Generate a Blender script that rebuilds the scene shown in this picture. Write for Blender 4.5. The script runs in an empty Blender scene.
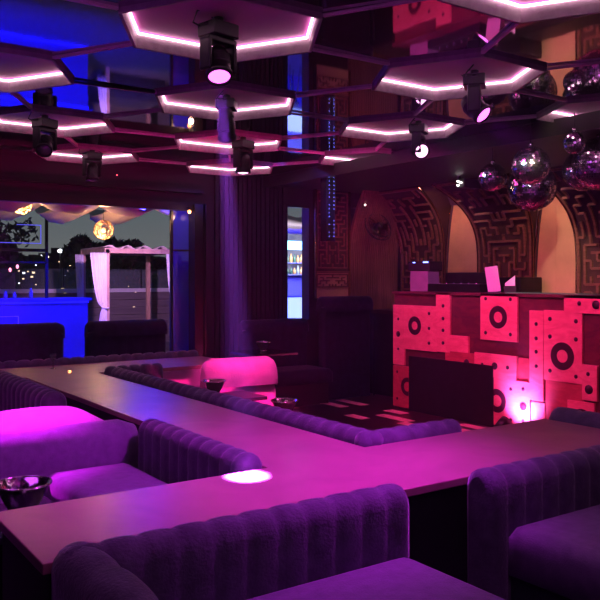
import bpy, bmesh, math, random
from mathutils import Vector, Matrix
random.seed(7)
PI = math.pi
S = bpy.context.scene
C = S.collection

# ---------------------------------------------------------------- camera, sky, exposure, wash lights
cam_d = bpy.data.cameras.new('camera'); cam_d.sensor_width = 36; cam_d.lens = 46.8
cam_d.shift_y = -22/600; cam_d.clip_end = 400; cam_d.clip_start = .05
cam = bpy.data.objects.new('camera', cam_d); C.objects.link(cam)
cam.location = (0, 0, 1.65); cam.rotation_euler = (PI/2, 0, -math.atan2(.5692, .8222))
S.camera = cam
S.view_settings.view_transform = 'Standard'; S.view_settings.look = 'None'
S.view_settings.gamma = 1; S.view_settings.exposure = 0.0
S.view_settings.use_curve_mapping = False
S.cycles.max_bounces = 7; S.cycles.volume_bounces = 0; S.cycles.transparent_max_bounces = 8
S.cycles.sample_clamp_indirect = 4
S.cycles.caustics_reflective = True; S.cycles.caustics_refractive = False

W = bpy.data.worlds.new('dusk_sky'); S.world = W; W.use_nodes = True
nt = W.node_tree; nt.nodes.clear()
tc = nt.nodes.new('ShaderNodeTexCoord'); sx = nt.nodes.new('ShaderNodeSeparateXYZ')
rp = nt.nodes.new('ShaderNodeValToRGB'); bg = nt.nodes.new('ShaderNodeBackground'); wo = nt.nodes.new('ShaderNodeOutputWorld')
nt.links.new(tc.outputs['Generated'], sx.inputs[0]); nt.links.new(sx.outputs['Z'], rp.inputs[0])
nt.links.new(rp.outputs[0], bg.inputs[0]); nt.links.new(bg.outputs[0], wo.inputs[0])
rp.color_ramp.elements[0].position = 0.0; rp.color_ramp.elements[0].color = (.145, .15, .15, 1)
rp.color_ramp.elements[1].position = .5; rp.color_ramp.elements[1].color = (.02, .035, .06, 1)
e = rp.color_ramp.elements.new(.10); e.color = (.085, .11, .125, 1)
bg.inputs[1].default_value = 1.0

def lamp(kind, name, loc, color, power, aim=None, parent=None, spot=40, blend=.4, size=.1, size_y=None):
    d = bpy.data.lights.new(name, kind); d.color = color; d.energy = power
    if kind == 'SPOT': d.spot_size = math.radians(spot); d.spot_blend = blend; d.shadow_soft_size = size
    if kind == 'POINT': d.shadow_soft_size = size
    if kind == 'AREA':
        d.shape = 'RECTANGLE'; d.size = size; d.size_y = size_y or size
    o = bpy.data.objects.new(name, d); C.objects.link(o); o.location = loc
    if aim is not None:
        o.rotation_euler = (Vector(aim)-Vector(loc)).to_track_quat('-Z', 'Y').to_euler()
    if parent is not None: o.parent = parent
    return o
PURPLE = (.42, .08, 1.0); MAG = (1.0, .05, .95); PINK = (1.0, .04, .38); BLUE = (.005, .0, 1.0)
# overhead wash of the club; purple and violet areas are added room fill
lamp('AREA', 'purple_fill_light', (1.2, 1.0, 2.95), (.78, .20, .82), 11, (1.6, 2.2, .5), size=1.6)
lamp('AREA', 'purple_fill_light', (3.0, 2.3, 2.95), (.78, .20, .80), 8, (3.0, 2.2, .5), size=1.4)
lamp('AREA', 'violet_fill_light', (.4, 4.0, 2.95), (.65, .08, 1.0), 8, (1.2, 4.2, .5), size=1.2)
lamp('AREA', 'blue_wash_light', (5.6, 7.6, 2.9), (.14, .08, 1.0), 7, (5.6, 8.4, .8), size=1.0)
lamp('AREA', 'magenta_floor_wash_light', (5.0, 6.2, 2.9), (1, .08, .45), 10, (5.9, 6.8, 0), size=1.0)
lamp('SPOT', 'booth_wash_light', (4.5, 6.9, 2.85), (1, .03, .30), 210, (6.66, 6.4, .8), spot=75, blend=.8, size=.1)
lamp('SPOT', 'booth_wash_light', (4.9, 4.6, 2.85), (1, .03, .34), 190, (6.66, 5.2, .8), spot=75, blend=.8, size=.1)

lamp('SPOT', 'ledge_fill_light', (2.5, 2.2, 3.0), (.72, .02, 1.0), 420, (1.95, 3.1, .8), spot=72, blend=1.0, size=.15)  # lamp without fixture, added for the magenta pool on the ledge
# ---------------------------------------------------------------- materials
def mat(name, col, rough=.6, metal=0, spec=.5, noise=0, nscale=8, bump=0, bscale=60, sheen=0, emit=None, est=0, trans=0, alpha=1, coat=0):
    m = bpy.data.materials.new(name); m.use_nodes = True
    t = m.node_tree; b = t.nodes['Principled BSDF']
    b.inputs['Base Color'].default_value = (*col, 1); b.inputs['Roughness'].default_value = rough
    b.inputs['Metallic'].default_value = metal; b.inputs['Specular IOR Level'].default_value = spec
    b.inputs['Sheen Weight'].default_value = sheen; b.inputs['Transmission Weight'].default_value = trans
    b.inputs['Coat Weight'].default_value = coat
    b.inputs['Alpha'].default_value = alpha
    if sheen: b.inputs['Sheen Roughness'].default_value = .4
    if emit: b.inputs['Emission Color'].default_value = (*emit, 1); b.inputs['Emission Strength'].default_value = est
    tx = t.nodes.new('ShaderNodeTexCoord')
    if noise:
        n = t.nodes.new('ShaderNodeTexNoise'); n.inputs['Scale'].default_value = nscale; n.inputs['Detail'].default_value = 6
        r = t.nodes.new('ShaderNodeValToRGB')
        r.color_ramp.elements[0].position = .3; r.color_ramp.elements[1].position = .7
        r.color_ramp.elements[0].color = (*[c*(1-noise) for c in col], 1); r.color_ramp.elements[1].color = (*[min(1, c*(1+noise)) for c in col], 1)
        t.links.new(tx.outputs['Object'], n.inputs['Vector']); t.links.new(n.outputs['Fac'], r.inputs[0]); t.links.new(r.outputs[0], b.inputs['Base Color'])
    if bump:
        n = t.nodes.new('ShaderNodeTexNoise'); n.inputs['Scale'].default_value = bscale; n.inputs['Detail'].default_value = 4
        bp = t.nodes.new('ShaderNodeBump'); bp.inputs['Strength'].default_value = bump; bp.inputs['Distance'].default_value = .02
        t.links.new(tx.outputs['Object'], n.inputs['Vector']); t.links.new(n.outputs['Fac'], bp.inputs['Height']); t.links.new(bp.outputs[0], b.inputs['Normal'])
    return m
def wood(name, c1, c2, rough=.4, scale=(2, 30, 30), spec=.5):
    m = mat(name, c1, rough, spec=spec); t = m.node_tree; b = t.nodes['Principled BSDF']
    tx = t.nodes.new('ShaderNodeTexCoord'); mp = t.nodes.new('ShaderNodeMapping'); mp.inputs['Scale'].default_value = scale
    n = t.nodes.new('ShaderNodeTexNoise'); n.inputs['Scale'].default_value = 1; n.inputs['Detail'].default_value = 8; n.inputs['Distortion'].default_value = 1.2
    r = t.nodes.new('ShaderNodeValToRGB'); r.color_ramp.elements[0].color = (*c1, 1); r.color_ramp.elements[1].color = (*c2, 1)
    r.color_ramp.elements[0].position = .35; r.color_ramp.elements[1].position = .65
    t.links.new(tx.outputs['Object'], mp.inputs[0]); t.links.new(mp.outputs[0], n.inputs['Vector']); t.links.new(n.outputs['Fac'], r.inputs[0]); t.links.new(r.outputs[0], b.inputs['Base Color'])
    return m
M = {}
M['black'] = mat('black paint', (.012, .011, .014), .55, noise=.3)
M['blackgloss'] = mat('black gloss', (.01, .01, .012), .18, noise=.2)
M['blackmetal'] = mat('black metal', (.02, .02, .024), .35, .6, noise=.2)
M['mirror'] = mat('black stretch mirror', (.62, .60, .66), .035, 1.0, bump=.035, bscale=1.3)
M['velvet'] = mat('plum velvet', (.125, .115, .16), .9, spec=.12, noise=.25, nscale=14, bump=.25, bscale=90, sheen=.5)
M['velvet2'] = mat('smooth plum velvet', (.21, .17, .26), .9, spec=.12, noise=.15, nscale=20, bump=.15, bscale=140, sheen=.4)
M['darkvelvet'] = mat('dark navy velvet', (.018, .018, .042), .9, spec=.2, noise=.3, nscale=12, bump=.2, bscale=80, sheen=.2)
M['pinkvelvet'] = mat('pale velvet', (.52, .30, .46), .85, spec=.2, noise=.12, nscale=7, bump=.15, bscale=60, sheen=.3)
M['ledge'] = wood('brown ledge veneer', (.42, .19, .22), (.50, .23, .26), .34, (3, 3, 8), .25)
M['chrome'] = mat('polished steel', (.75, .74, .76), .12, 1, noise=.05)
M['bronze'] = mat('bronze rail', (.35, .2, .12), .25, 1, noise=.2)
M['rim'] = mat('brushed pale rim', (.30, .26, .28), .5, .0, noise=.15, nscale=25)
M['coffer'] = mat('satin coffer panel', (.46, .08, .36), .5, noise=.12, nscale=3)  # purple light reflected by the panels is put into their base colour
M['led'] = mat('warm white strip', (1, .9, .9), .5, emit=(1, .55, .72), est=6.5)
M['fret'] = wood('carved dark wood', (.16, .07, .05), (.26, .12, .085), .45, (8, 8, 30))
M['fretback'] = wood('fret backing', (.045, .022, .022), (.075, .035, .03), .7, (4, 4, 4))
M['alcove'] = mat('tan plaster', (.62, .38, .24), .8, noise=.08, nscale=5)
M['vault'] = mat('plum ceiling plaster', (.10, .06, .10), .8, noise=.15)
M['slat'] = wood('slatted wood', (.16, .08, .065), (.25, .125, .09), .5, (25, 25, 1.2))
M['panelred'] = wood('coral painted wood', (.86, .20, .24), (.98, .30, .33), .5, (5, 5, 14))
M['paneldark'] = wood('maroon stained wood', (.10, .022, .04), (.16, .035, .05), .5, (4, 4, 10))
M['panelmid'] = wood('crimson stained wood', (.45, .07, .09), (.58, .10, .12), .5, (5, 5, 14))
M['ring'] = mat('dark ring paint', (.05, .01, .03), .5, noise=.2)
M['floor'] = wood('dark club floor', (.028, .014, .020), (.05, .024, .03), .28, (2, 20, 1))
M['inlay'] = wood('pale inlay plank', (.75, .42, .36), (.9, .52, .45), .4, (6, 6, 6))
M['carpet'] = mat('dark carpet', (.02, .014, .022), .95, noise=.3, nscale=60, bump=.3)
M['wall'] = mat('near black wall', (.014, .011, .018), .6, noise=.25, nscale=3, bump=.05)
M['lensmag'] = mat('magenta lens', (1, .6, 1), .2, emit=(1, .15, .9), est=3.2)
M['lenspink'] = mat('pink white lens', (1, .8, 1), .2, emit=(1, .45, .8), est=3)
M['lensdim'] = mat('unlit lens', (.2, .18, .25), .08, .3, coat=1)
M['disco'] = mat('mirror facets', (.85, .85, .92), .13, 1.0)
M['concrete'] = mat('terrace paving', (.12, .11, .12), .8, noise=.2)
M['bluelitbar'] = mat('blue lit bar laminate', (.10, .10, .45), .5, noise=.05)  # pale laminate with the blue of the bar lights in its colour
M['ledblue'] = mat('blue led strip', (.1, .1, 1), .5, emit=(.004, .004, 1), est=5)
M['curtain'] = mat('white voile', (.75, .72, .8), .9, noise=.06)
M['canvas'] = mat('cream canvas', (.62, .52, .45), .9, noise=.08, nscale=4)
M['timber'] = wood('cabana timber', (.45, .27, .2), (.6, .38, .28), .6, (6, 6, 2))
M['plank'] = wood('grey planks', (.16, .13, .15), (.22, .18, .2), .7, (1, 6, 14))
M['leaf'] = mat('dark leaves', (.03, .045, .03), .8, noise=.5, nscale=3)
M['bark'] = mat('bark', (.05, .04, .03), .9, noise=.3)
M['city'] = mat('dusk concrete', (.035, .035, .045), .9, noise=.2)
M['win'] = mat('lit windows', (1, .8, .5), .5, emit=(1, .72, .42), est=3)
M['winw'] = mat('white lamp glow', (1, 1, 1), .5, emit=(.85, .9, 1), est=5)
M['orange'] = mat('warm bulb', (1, .6, .3), .5, emit=(1, .36, .12), est=4)
M['pinkbulb'] = mat('pink bulb', (1, .5, .5), .5, emit=(1, .3, .3), est=2.5)
M['red'] = mat('red indicator', (1, .2, .2), .5, emit=(1, .12, .08), est=8)
M['wicker'] = mat('wicker', (.5, .3, .16), .7, noise=.3)
M['cyan'] = mat('cyan screen', (.1, .6, .9), .3, emit=(.02, .5, 1), est=3)
M['whiteglow'] = mat('backlit counter', (.8, .9, 1), .4, emit=(.45, .65, 1), est=1.3)
M['amber'] = mat('faintly glowing amber glass', (.5, .25, .08), .2, emit=(.8, .55, .3), est=.25)  # bottle glass given a faint glow of its own
M['clearb'] = mat('pale bottle glass', (.3, .38, .36), .15, noise=.1)
M['darkb'] = mat('dark green glass', (.04, .1, .06), .15, noise=.2)
M['bluepts'] = mat('blue pixel lights', (.3, .4, 1), .4, emit=(.15, .25, 1), est=6)
M['pinkpaint'] = mat('pale plastic', (.75, .6, .7), .4, noise=.05)
M['purplebox'] = mat('purple grey plastic', (.30, .20, .32), .5, noise=.1)
m = mat('door glass with painted blue reflection', (.02, .02, .7), .08, trans=.0, alpha=.7); M['glass'] = m  # the blue this pane reflects is put into the glass colour
m = mat('clear rail glass', (.25, .3, .33), .05, alpha=.28); M['railglass'] = m
M['sparkle'] = mat('tiny white lamp', (1, 1, 1), .5, emit=(1, .9, .85), est=8)

# ---------------------------------------------------------------- mesh helpers
def box(bm, x0, y0, z0, x1, y1, z1, mi=0, mtx=None):
    vs = [bm.verts.new((x, y, z)) for x in (x0, x1) for y in (y0, y1) for z in (z0, z1)]
    if mtx is not None:
        for v in vs: v.co = mtx @ v.co
    F = []
    for q in ((0, 1, 3, 2), (4, 6, 7, 5), (0, 4, 5, 1), (2, 3, 7, 6), (0, 2, 6, 4), (1, 5, 7, 3)):
        f = bm.faces.new([vs[i] for i in q]); f.material_index = mi; F.append(f)
    return vs
def bar(bm, a, b, w, h=None, mi=0, up=Vector((0, 0, 1))):
    a = Vector(a); b = Vector(b); h = h or w; d = b-a; L = d.length
    if L < 1e-6: return
    x = d/L; u = up if abs(x.dot(up)) < .95 else Vector((0, 1, 0))
    y = u.cross(x).normalized(); z = x.cross(y)
    mt = Matrix((x, y, z)).transposed().to_4x4(); mt.translation = a
    box(bm, 0, -w/2, -h/2, L, w/2, h/2, mi, mt)
def tube(bm, pts, r, n=8, mi=0, closed=False):
    pts = [Vector(p) for p in pts]; rings = []; N = len(pts)
    for i, p in enumerate(pts):
        if closed: d = (pts[(i+1) % N]-pts[i-1])
        else: d = pts[min(i+1, N-1)]-pts[max(i-1, 0)]
        d.normalize(); u = Vector((0, 0, 1)) if abs(d.z) < .9 else Vector((1, 0, 0))
        a = d.cross(u).normalized(); b = d.cross(a)
        rr = r[i] if isinstance(r, (list, tuple)) else r
        rings.append([bm.verts.new(p+(a*math.cos(2*PI*k/n)+b*math.sin(2*PI*k/n))*rr) for k in range(n)])
    M_ = N if closed else N-1
    for i in range(M_):
        A, B = rings[i], rings[(i+1) % N]
        for k in range(n):
            f = bm.faces.new((A[k], A[(k+1) % n], B[(k+1) % n], B[k])); f.material_index = mi; f.smooth = True
    if not closed:
        for R_ in (rings[0][::-1], rings[-1]):
            f = bm.faces.new(R_); f.material_index = mi
def lathe(bm, prof, n=24, mi=0, mtx=None, smooth=True):
    rings = []
    for (r, z) in prof:
        rings.append([bm.verts.new((max(r, 1e-4)*math.cos(2*PI*k/n), max(r, 1e-4)*math.sin(2*PI*k/n), z)) for k in range(n)])
    if mtx is not None:
        for R_ in rings:
            for v in R_: v.co = mtx @ v.co
    for A, B in zip(rings, rings[1:]):
        for k in range(n):
            f = bm.faces.new((A[k], A[(k+1) % n], B[(k+1) % n], B[k])); f.material_index = mi; f.smooth = smooth
def prism(bm, poly, z0, z1, mi=0):
    lo = [bm.verts.new((x, y, z0)) for x, y in poly]; hi = [bm.verts.new((x, y, z1)) for x, y in poly]
    f = bm.faces.new(lo[::-1]); f.material_index = mi; f = bm.faces.new(hi); f.material_index = mi
    n = len(poly)
    for i in range(n):
        f = bm.faces.new((lo[i], lo[(i+1) % n], hi[(i+1) % n], hi[i])); f.material_index = mi
def obj(name, bm, mats, parent=None, loc=(0, 0, 0), rz=0, bevel=0, seg=2, smooth=False):
    if not isinstance(mats, (list, tuple)): mats = [mats]
    bmesh.ops.recalc_face_normals(bm, faces=bm.faces)
    me = bpy.data.meshes.new(name); bm.to_mesh(me); bm.free()
    for m_ in mats: me.materials.append(m_ if not isinstance(m_, str) else M[m_])
    if smooth:
        for p in me.polygons: p.use_smooth = True
    o = bpy.data.objects.new(name, me); C.objects.link(o); o.location = loc; o.rotation_euler = (0, 0, rz)
    if parent is not None: o.parent = parent
    if bevel:
        b = o.modifiers.new('bevel', 'BEVEL'); b.width = bevel; b.segments = seg; b.limit_method = 'ANGLE'
    return o
def thing(name, label, cat, loc=(0, 0, 0), rz=0, group=None):
    o = bpy.data.objects.new(name, None); C.objects.link(o); o.location = loc; o.rotation_euler = (0, 0, rz)
    o.empty_display_size = .1
    return tag(o, label, cat, group)
def tag(o, label, cat, group=None, kind=None):
    o['label'] = label; o['category'] = cat
    if group: o['group'] = group
    if kind: o['kind'] = kind
    return o
def struct(name, bm, m_, **k):
    o = obj(name, bm, m_, **k); o['kind'] = 'structure'; return o
def dup(root, loc, rz, label):
    r = root.copy(); C.objects.link(r); r.location = loc; r.rotation_euler = (0, 0, rz); r['label'] = label
    for ch in list(root.children):
        c = ch.copy(); C.objects.link(c); c.parent = r
        for g in list(ch.children):
            d = g.copy(); C.objects.link(d); d.parent = c
    return r
BM = bmesh.new

# ---------------------------------------------------------------- setting
ZC = 3.05; ZR = 3.115; ZS = 2.93
bm = BM(); box(bm, -3.2, -2.2, -.15, 8.4, 9.4, 0)
for (x, y) in [(6.72, 8.78), (6.10, 8.40), (6.14, 8.07), (6.45, 8.11), (5.83, 7.23), (6.44, 7.22), (6.15, 6.92), (6.01, 6.49), (6.5, 6.0), (6.25, 5.72), (5.9, 5.5), (6.45, 5.4), (5.55, 8.3), (5.35, 7.8), (6.0, 8.75)]:
    l = random.choice((.32, .42, .55))
    box(bm, x-.07, y-l/2, -.01, x+.07, y+l/2, .004, 1)
struct('floor', bm, ['floor', 'inlay'])
bm = BM(); box(bm, -3.2, -2.2, 0, 4.4, 7.95, .18); struct('floor_platform', bm, 'carpet')
# walls
bm = BM()
box(bm, -3.2, 9.2, 0, .2, 9.4, 3.4); box(bm, .2, 9.2, 2.6, 4.75, 9.4, 3.4)
box(bm, 4.75, 9.2, 0, 6.13, 9.4, 3.4); box(bm, 6.13, 9.2, 2.68, 6.54, 9.4, 3.4); box(bm, 6.13, 9.2, 0, 6.54, 9.4, 1.05)
box(bm, 6.54, 9.2, 0, 8.6, 9.4, 3.4)
struct('wall_far', bm, 'wall')
bm = BM(); box(bm, -3.4, -2.4, 0, -3.2, 9.4, 3.4); struct('wall_left', bm, 'wall')
bm = BM(); box(bm, -3.4, -2.4, 0, 8.6, -2.2, 3.4); struct('wall_near', bm, 'wall')
# the right wall is built with the alcoves further down
bm = BM()                                                # vertical ribs on the black wall between the openings
for i in range(16): box(bm, 4.98+i*.072, 9.17, .0, 5.01+i*.072, 9.21, 3.04)
struct('trim_1', bm, 'black')
bm = BM(); box(bm, 4.60, 9.02, 0, 4.72, 9.2, 2.6); box(bm, 4.80, 9.12, 0, 4.815, 9.2, 2.62); struct('trim_2', bm, 'blackgloss')
bm = BM(); box(bm, .1, 9.08, 2.52, 4.75, 9.2, 2.62); box(bm, .1, 9.06, 2.75, 4.75, 9.2, 2.79); struct('trim_3', bm, 'blackmetal')

# ceiling: honeycomb of mirror tiles with lit hexagonal coffers
a = .615; LX, LY = 3*a, 3*a*math.sqrt(3)/2
def hexv(cx, cy, r): return [(cx+r*math.cos(PI/3*k), cy+r*math.sin(PI/3*k)) for k in range(6)]
C0 = (3.06, 5.45)
cells = []
for i in range(-14, 14):
    for j in range(-12, 12):
        cx = C0[0]+1.5*a*i; cy = C0[1]+math.sqrt(3)*a*(j+(i % 2)*.5)
        if -3.3 < cx < 6.9 and -2.0 < cy < 9.5: cells.append((cx, cy, i, j))
def is_coffer(cx, cy):
    dx, dy = cx-C0[0], cy-C0[1]
    n = dy/LY; k = (dx-round(n)*LX/2)/LX
    return abs(n-round(n)) < .02 and abs(k-round(k)) < .02
bm = BM(); coffers = []
for cx, cy, i, j in cells:
    if is_coffer(cx, cy) and cy+a*.87 < 9.3: coffers.append((cx, cy)); continue
    vs = [bm.verts.new((x, y, ZC)) for x, y in hexv(cx, cy, a)]; bm.faces.new(vs)
bmesh.ops.remove_doubles(bm, verts=bm.verts, dist=.003)
struct('ceiling', bm, 'mirror')
bm = BM(); box(bm, -3.4, -2.4, 3.32, 8.6, 9.4, 3.4); struct('ceiling_slab', bm, 'black')
bm = BM(); box(bm, 5.80, -2.2, ZS, 8.4, 9.2, 3.04); box(bm, 5.74, -2.2, ZS-.03, 5.80, 9.2, 3.045)
struct('ceiling_soffit', bm, 'black')
# thin trims joining the coffers
edges = set()
for cx, cy, i, j in cells:
    h = hexv(cx, cy, a)
    for k in range(6):
        p, q = h[k], h[(k+1) % 6]
        key = tuple(sorted([(round(p[0], 2), round(p[1], 2)), (round(q[0], 2), round(q[1], 2))])); edges.add(key)
def near_coffer_edge(p, q):
    mx, my = (p[0]+q[0])/2, (p[1]+q[1])/2
    return any(abs(math.hypot(mx-c[0], my-c[1])-a*.866) < .03 for c in coffers)
bm = BM()
for p, q in sorted(edges):
    if near_coffer_edge(p, q) or max(p[0], q[0]) > 5.8 or max(p[1], q[1]) > 9.2 or min(p[0], q[0]) < -3.2: continue
    bar(bm, (p[0], p[1], ZC-.0125), (q[0], q[1], ZC-.007), .022, .016)
struct('trim_4', bm, mat('pale trim', (.8, .68, .72), .4, noise=.05))

def coffer(cx, cy, label):
    t = thing('hexagonal_ceiling_coffer', label, 'ceiling light', (cx, cy, ZC), 0, 'lit hexagonal ceiling coffers')
    bm = BM(); prism(bm, hexv(0, 0, a-.004), ZR-ZC, ZR-ZC+.02); obj('panel', bm, 'coffer', t)
    bm = BM()
    o_, i_ = hexv(0, 0, a), hexv(0, 0, a-.02)
    for k in range(6):
        n_ = (k+1) % 6
        for (A, B, z0, z1) in ((o_, i_, -.03, ZR-ZC),):
            v = [bm.verts.new((*p, z)) for z in (z0, z1) for p in (A[k], A[n_], B[n_], B[k])]
            for q in ((0, 1, 2, 3), (7, 6, 5, 4), (0, 4, 5, 1), (1, 5, 6, 2), (2, 6, 7, 3), (3, 7, 4, 0)): bm.faces.new([v[z] for z in q])
    obj('rim', bm, 'rim', t)
    s_ = hexv(0, 0, a-.035)
    for k in range(6):
        n_ = (k+1) % 6; bm = BM()
        p, q = Vector((*s_[k], ZR-ZC-.012)), Vector((*s_[n_], ZR-ZC-.012))
        bar(bm, p, q, .010, .012); obj('led_strip', bm, 'led', t)
    return t
CL = {(-1, 0): 'large hexagonal coffer with glowing edge, moving head light with bright magenta lens below it',
 (-1, 1): 'hexagonal coffer with pink glowing edge above the tilted magenta lamp',
 (-1, -1): 'hexagonal coffer of the nearest row, cut off by the left edge of the photo',
 (-1, 2): 'hexagonal coffer meeting the black soffit above the mirror balls',
 (0, 0): 'middle hexagonal coffer holding the dark lensed moving head with a cable',
 (0, -1): 'hexagonal coffer with glowing edge at the upper left above the blue reflection',
 (0, 1): 'hexagonal coffer beside the round pink white lamp near the soffit',
 (0, -2): 'hexagonal coffer of the second row beyond the left edge',
 (1, 0): 'small hexagonal coffer above the dim lamp before the black ribbed wall',
 (1, -1): 'hexagonal coffer above the terrace opening with the left unlit moving head',
 (1, 1): 'short glowing coffer above the mirrored fretwork beside the hanging column',
 (1, -2): 'hexagonal coffer of the third row beyond the left edge',
 (2, 0): 'last hexagonal coffer before the black ribbed wall',
 (2, -1): 'hexagonal coffer of the last row holding the head with red indicator'}
CL.update({(-2, 1): 'hexagonal coffer with pale rim cut off by the top edge of the photo',
 (-2, 2): 'hexagonal coffer at the top right corner of the photo, nearest the soffit', (-2, 0): 'hexagonal coffer cut off above the nearest moving head', (1, 2): 'hexagonal coffer cut by the black soffit above the wall fan'})
for cx, cy in coffers:
    dd = .5692*cx+.8222*cy; ss = .8222*cx-.5692*cy
    px_, py_ = 300+780*ss/max(dd, .1), 278-780*1.4/max(dd, .1)
    n = round((cy-C0[1])/LY); k = round((cx-C0[0]-n*LX/2)/LX)
    if cx > 6 or dd < 2.6 or not (-110 < px_ < 720) or py_ < -110 or (n, k) not in CL:
        bm = BM(); bm.faces.new([bm.verts.new((x, y, ZC)) for x, y in hexv(cx, cy, a)]); struct('ceiling_panel', bm, 'mirror'); continue
    coffer(cx, cy, CL[(n, k)])

# ---------------------------------------------------------------- right wall with fretwork piers and alcoves
UW = 8.2
bm = BM(); box(bm, 8.5, -2.4, 0, 8.65, 9.4, 3.4); struct('wall_right', bm, 'fretback')
piers = [8.60, 7.015, 5.43, 3.845, 2.26]
ALC = [7.81, 6.22, 4.635, 3.05]
def flare(z):                                            # how far the pier widens and leans out
    t = max(0, (z-1.75)/(ZS-1.75)); return t
def halfw(z): return .465+.19*flare(z)**3
def lean(z): return .70*flare(z)**3.6
def pmap(cy, s, z, off=0):                               # s in -1..1
    t = flare(z)
    return Vector((UW-lean(z)-off*(1), cy+s*halfw(z), z-off*t*.9))
def fret_edges(nc, nr, seed):
    """symmetric key maze: walls of a spanning tree on a grid"""
    rnd = random.Random(seed); hc = nc//2
    seen = {(0, 0)}; st = [(0, 0)]; opened = set()
    while st:
        c = st[-1]; nb = []
        for dx, dy in ((1, 0), (-1, 0), (0, 1), (0, -1)):
            q = (c[0]+dx, c[1]+dy)
            if 0 <= q[0] < hc and 0 <= q[1] < nr and q not in seen: nb.append(q)
        if nb:
            q = rnd.choice(nb); seen.add(q); opened.add(frozenset((c, q))); st.append(q)
        else: st.pop()
    segs = []
    for x in range(hc):
        for y in range(nr):
            if x+1 < hc and frozenset(((x, y), (x+1, y))) not in opened: segs.append(((x+1, y), (x+1, y+1)))
            if y+1 < nr and frozenset(((x, y), (x, y+1))) not in opened: segs.append(((x, y+1), (x+1, y+1)))
    segs += [((nc-p[0], p[1]), (nc-q[0], q[1])) for p, q in segs]
    for y in range(nr):
        segs += [((0, y), (0, y+1)), ((nc, y), (nc, y+1))]
        if y % 3 == 0: segs.append(((hc, y), (hc, y+1)))
    for x in range(nc): segs += [((x, 0), (x+1, 0)), ((x, nr), (x+1, nr))]
    return segs
PL = ['fretwork pier beside the slatted corner wall', 'fretwork pier between the two lit alcoves', 'fretwork pier behind the largest mirror balls at the right edge', 'fretwork pier beyond the right edge', 'fretwork pier farthest beyond the right edge']
for n_, cy in enumerate(piers):
    t = thing('fretwork_pier', 'dark carved ' + PL[n_], 'wall screen', (0, 0, 0), 0, 'carved fretwork piers')
    bm = BM(); zs = [0.0, .6, 1.2]+[1.75+(ZS-1.75)*k/12 for k in range(13)]
    G = [[bm.verts.new(pmap(cy, s, z)) for s in (-1, -.5, 0, .5, 1)] for z in zs]
    B = [[bm.verts.new((8.5, v.co.y, v.co.z)) for v in r] for r in G]
    for A, Bq in zip(G, G[1:]):
        for k in range(4): bm.faces.new((A[k], A[k+1], Bq[k+1], Bq[k]))
    for r in range(len(zs)-1):
        for k in (0, 4): bm.faces.new((G[r][k], B[r][k], B[r+1][k], G[r+1][k]))
    obj('backing', bm, 'fretback', t)
    bm = BM(); nc, nr = 10, 20; z0 = 1.0
    def P(x, y):
        z = z0+(ZS-.02-z0)*y/nr; return pmap(cy, (x/nc*2-1)*.93, z, .018)
    for (p, q) in fret_edges(nc, nr, n_*5+3):
        bar(bm, P(*p), P(*q), .03, .03, up=Vector((1, 0, 0)))
    obj('fretwork', bm, 'fret', t)
    for sd in (-1, 1):
        bm = BM(); tube(bm, [pmap(cy, sd*1.0, z, .02) for z in zs[1:]], .016, 6); obj('rail', bm, 'bronze', t)
def alcove(cy, label):
    t = thing('lit_alcove', label, 'alcove', (0, 0, 0), 0, 'arched tan alcoves')
    bm = BM(); box(bm, 8.25, cy-.34, .3, 8.29, cy+.34, 2.93); box(bm, 8.247, cy+.02, .3, 8.252, cy+.028, 2.9); box(bm, 8.247, cy-.34, 1.75, 8.252, cy+.34, 1.756)
    obj('back_panel', bm, 'alcove', t)
    # pointed surround
    bm = BM(); inner = []
    for k in range(15):
        z = .3+(2.70-.3)*k/14
        w = .325 if z < 1.5 else .325-.12*((z-1.5)/1.2)**2.0
        inner.append((w, z))
    for sd in (-1, 1):
        for (w0, z0_), (w1, z1_) in zip(inner, inner[1:]):
            v = [bm.verts.new(p) for p in ((8.215, cy+sd*w0, z0_), (8.215, cy+sd*w1, z1_), (8.215, cy+sd*.5, z1_), (8.215, cy+sd*.5, z0_),
                                           (8.25, cy+sd*w0, z0_), (8.25, cy+sd*w1, z1_))]
            bm.faces.new(v[:4]); bm.faces.new((v[0], v[1], v[5], v[4]))
    v = [bm.verts.new(p) for p in ((8.215, cy-.5, 2.70), (8.215, cy+.5, 2.70), (8.0, cy+.5, 2.93), (8.0, cy-.5, 2.93))]; bm.faces.new(v)
    v = [bm.verts.new(p) for p in ((8.215, cy-.5, 2.70), (8.215, cy+.5, 2.70), (8.25, cy+.5, 2.70), (8.25, cy-.5, 2.70))]; bm.faces.new(v)
    obj('arch_surround', bm, 'vault', t)
    for sd in (-1, 1):
        bm = BM(); tube(bm, [(8.21, cy+sd*(w+.012), z) for w, z in inner], .01, 6); obj('arch_rail', bm, 'bronze', t)
    l = lamp('SPOT', 'alcove_downlight', (7.45, cy, 2.88), (1, .40, .30), 26, (8.25, cy, 1.9), spot=120, blend=.9, size=.05)
    l.parent = t
for cy, lb in zip(ALC, ['narrow arched alcove of tan plaster behind the box on the booth', 'wider arched alcove of tan plaster below the largest mirror ball', 'arched tan alcove hidden past the right edge', 'arched tan alcove farthest right']):
    alcove(cy, lb)
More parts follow.
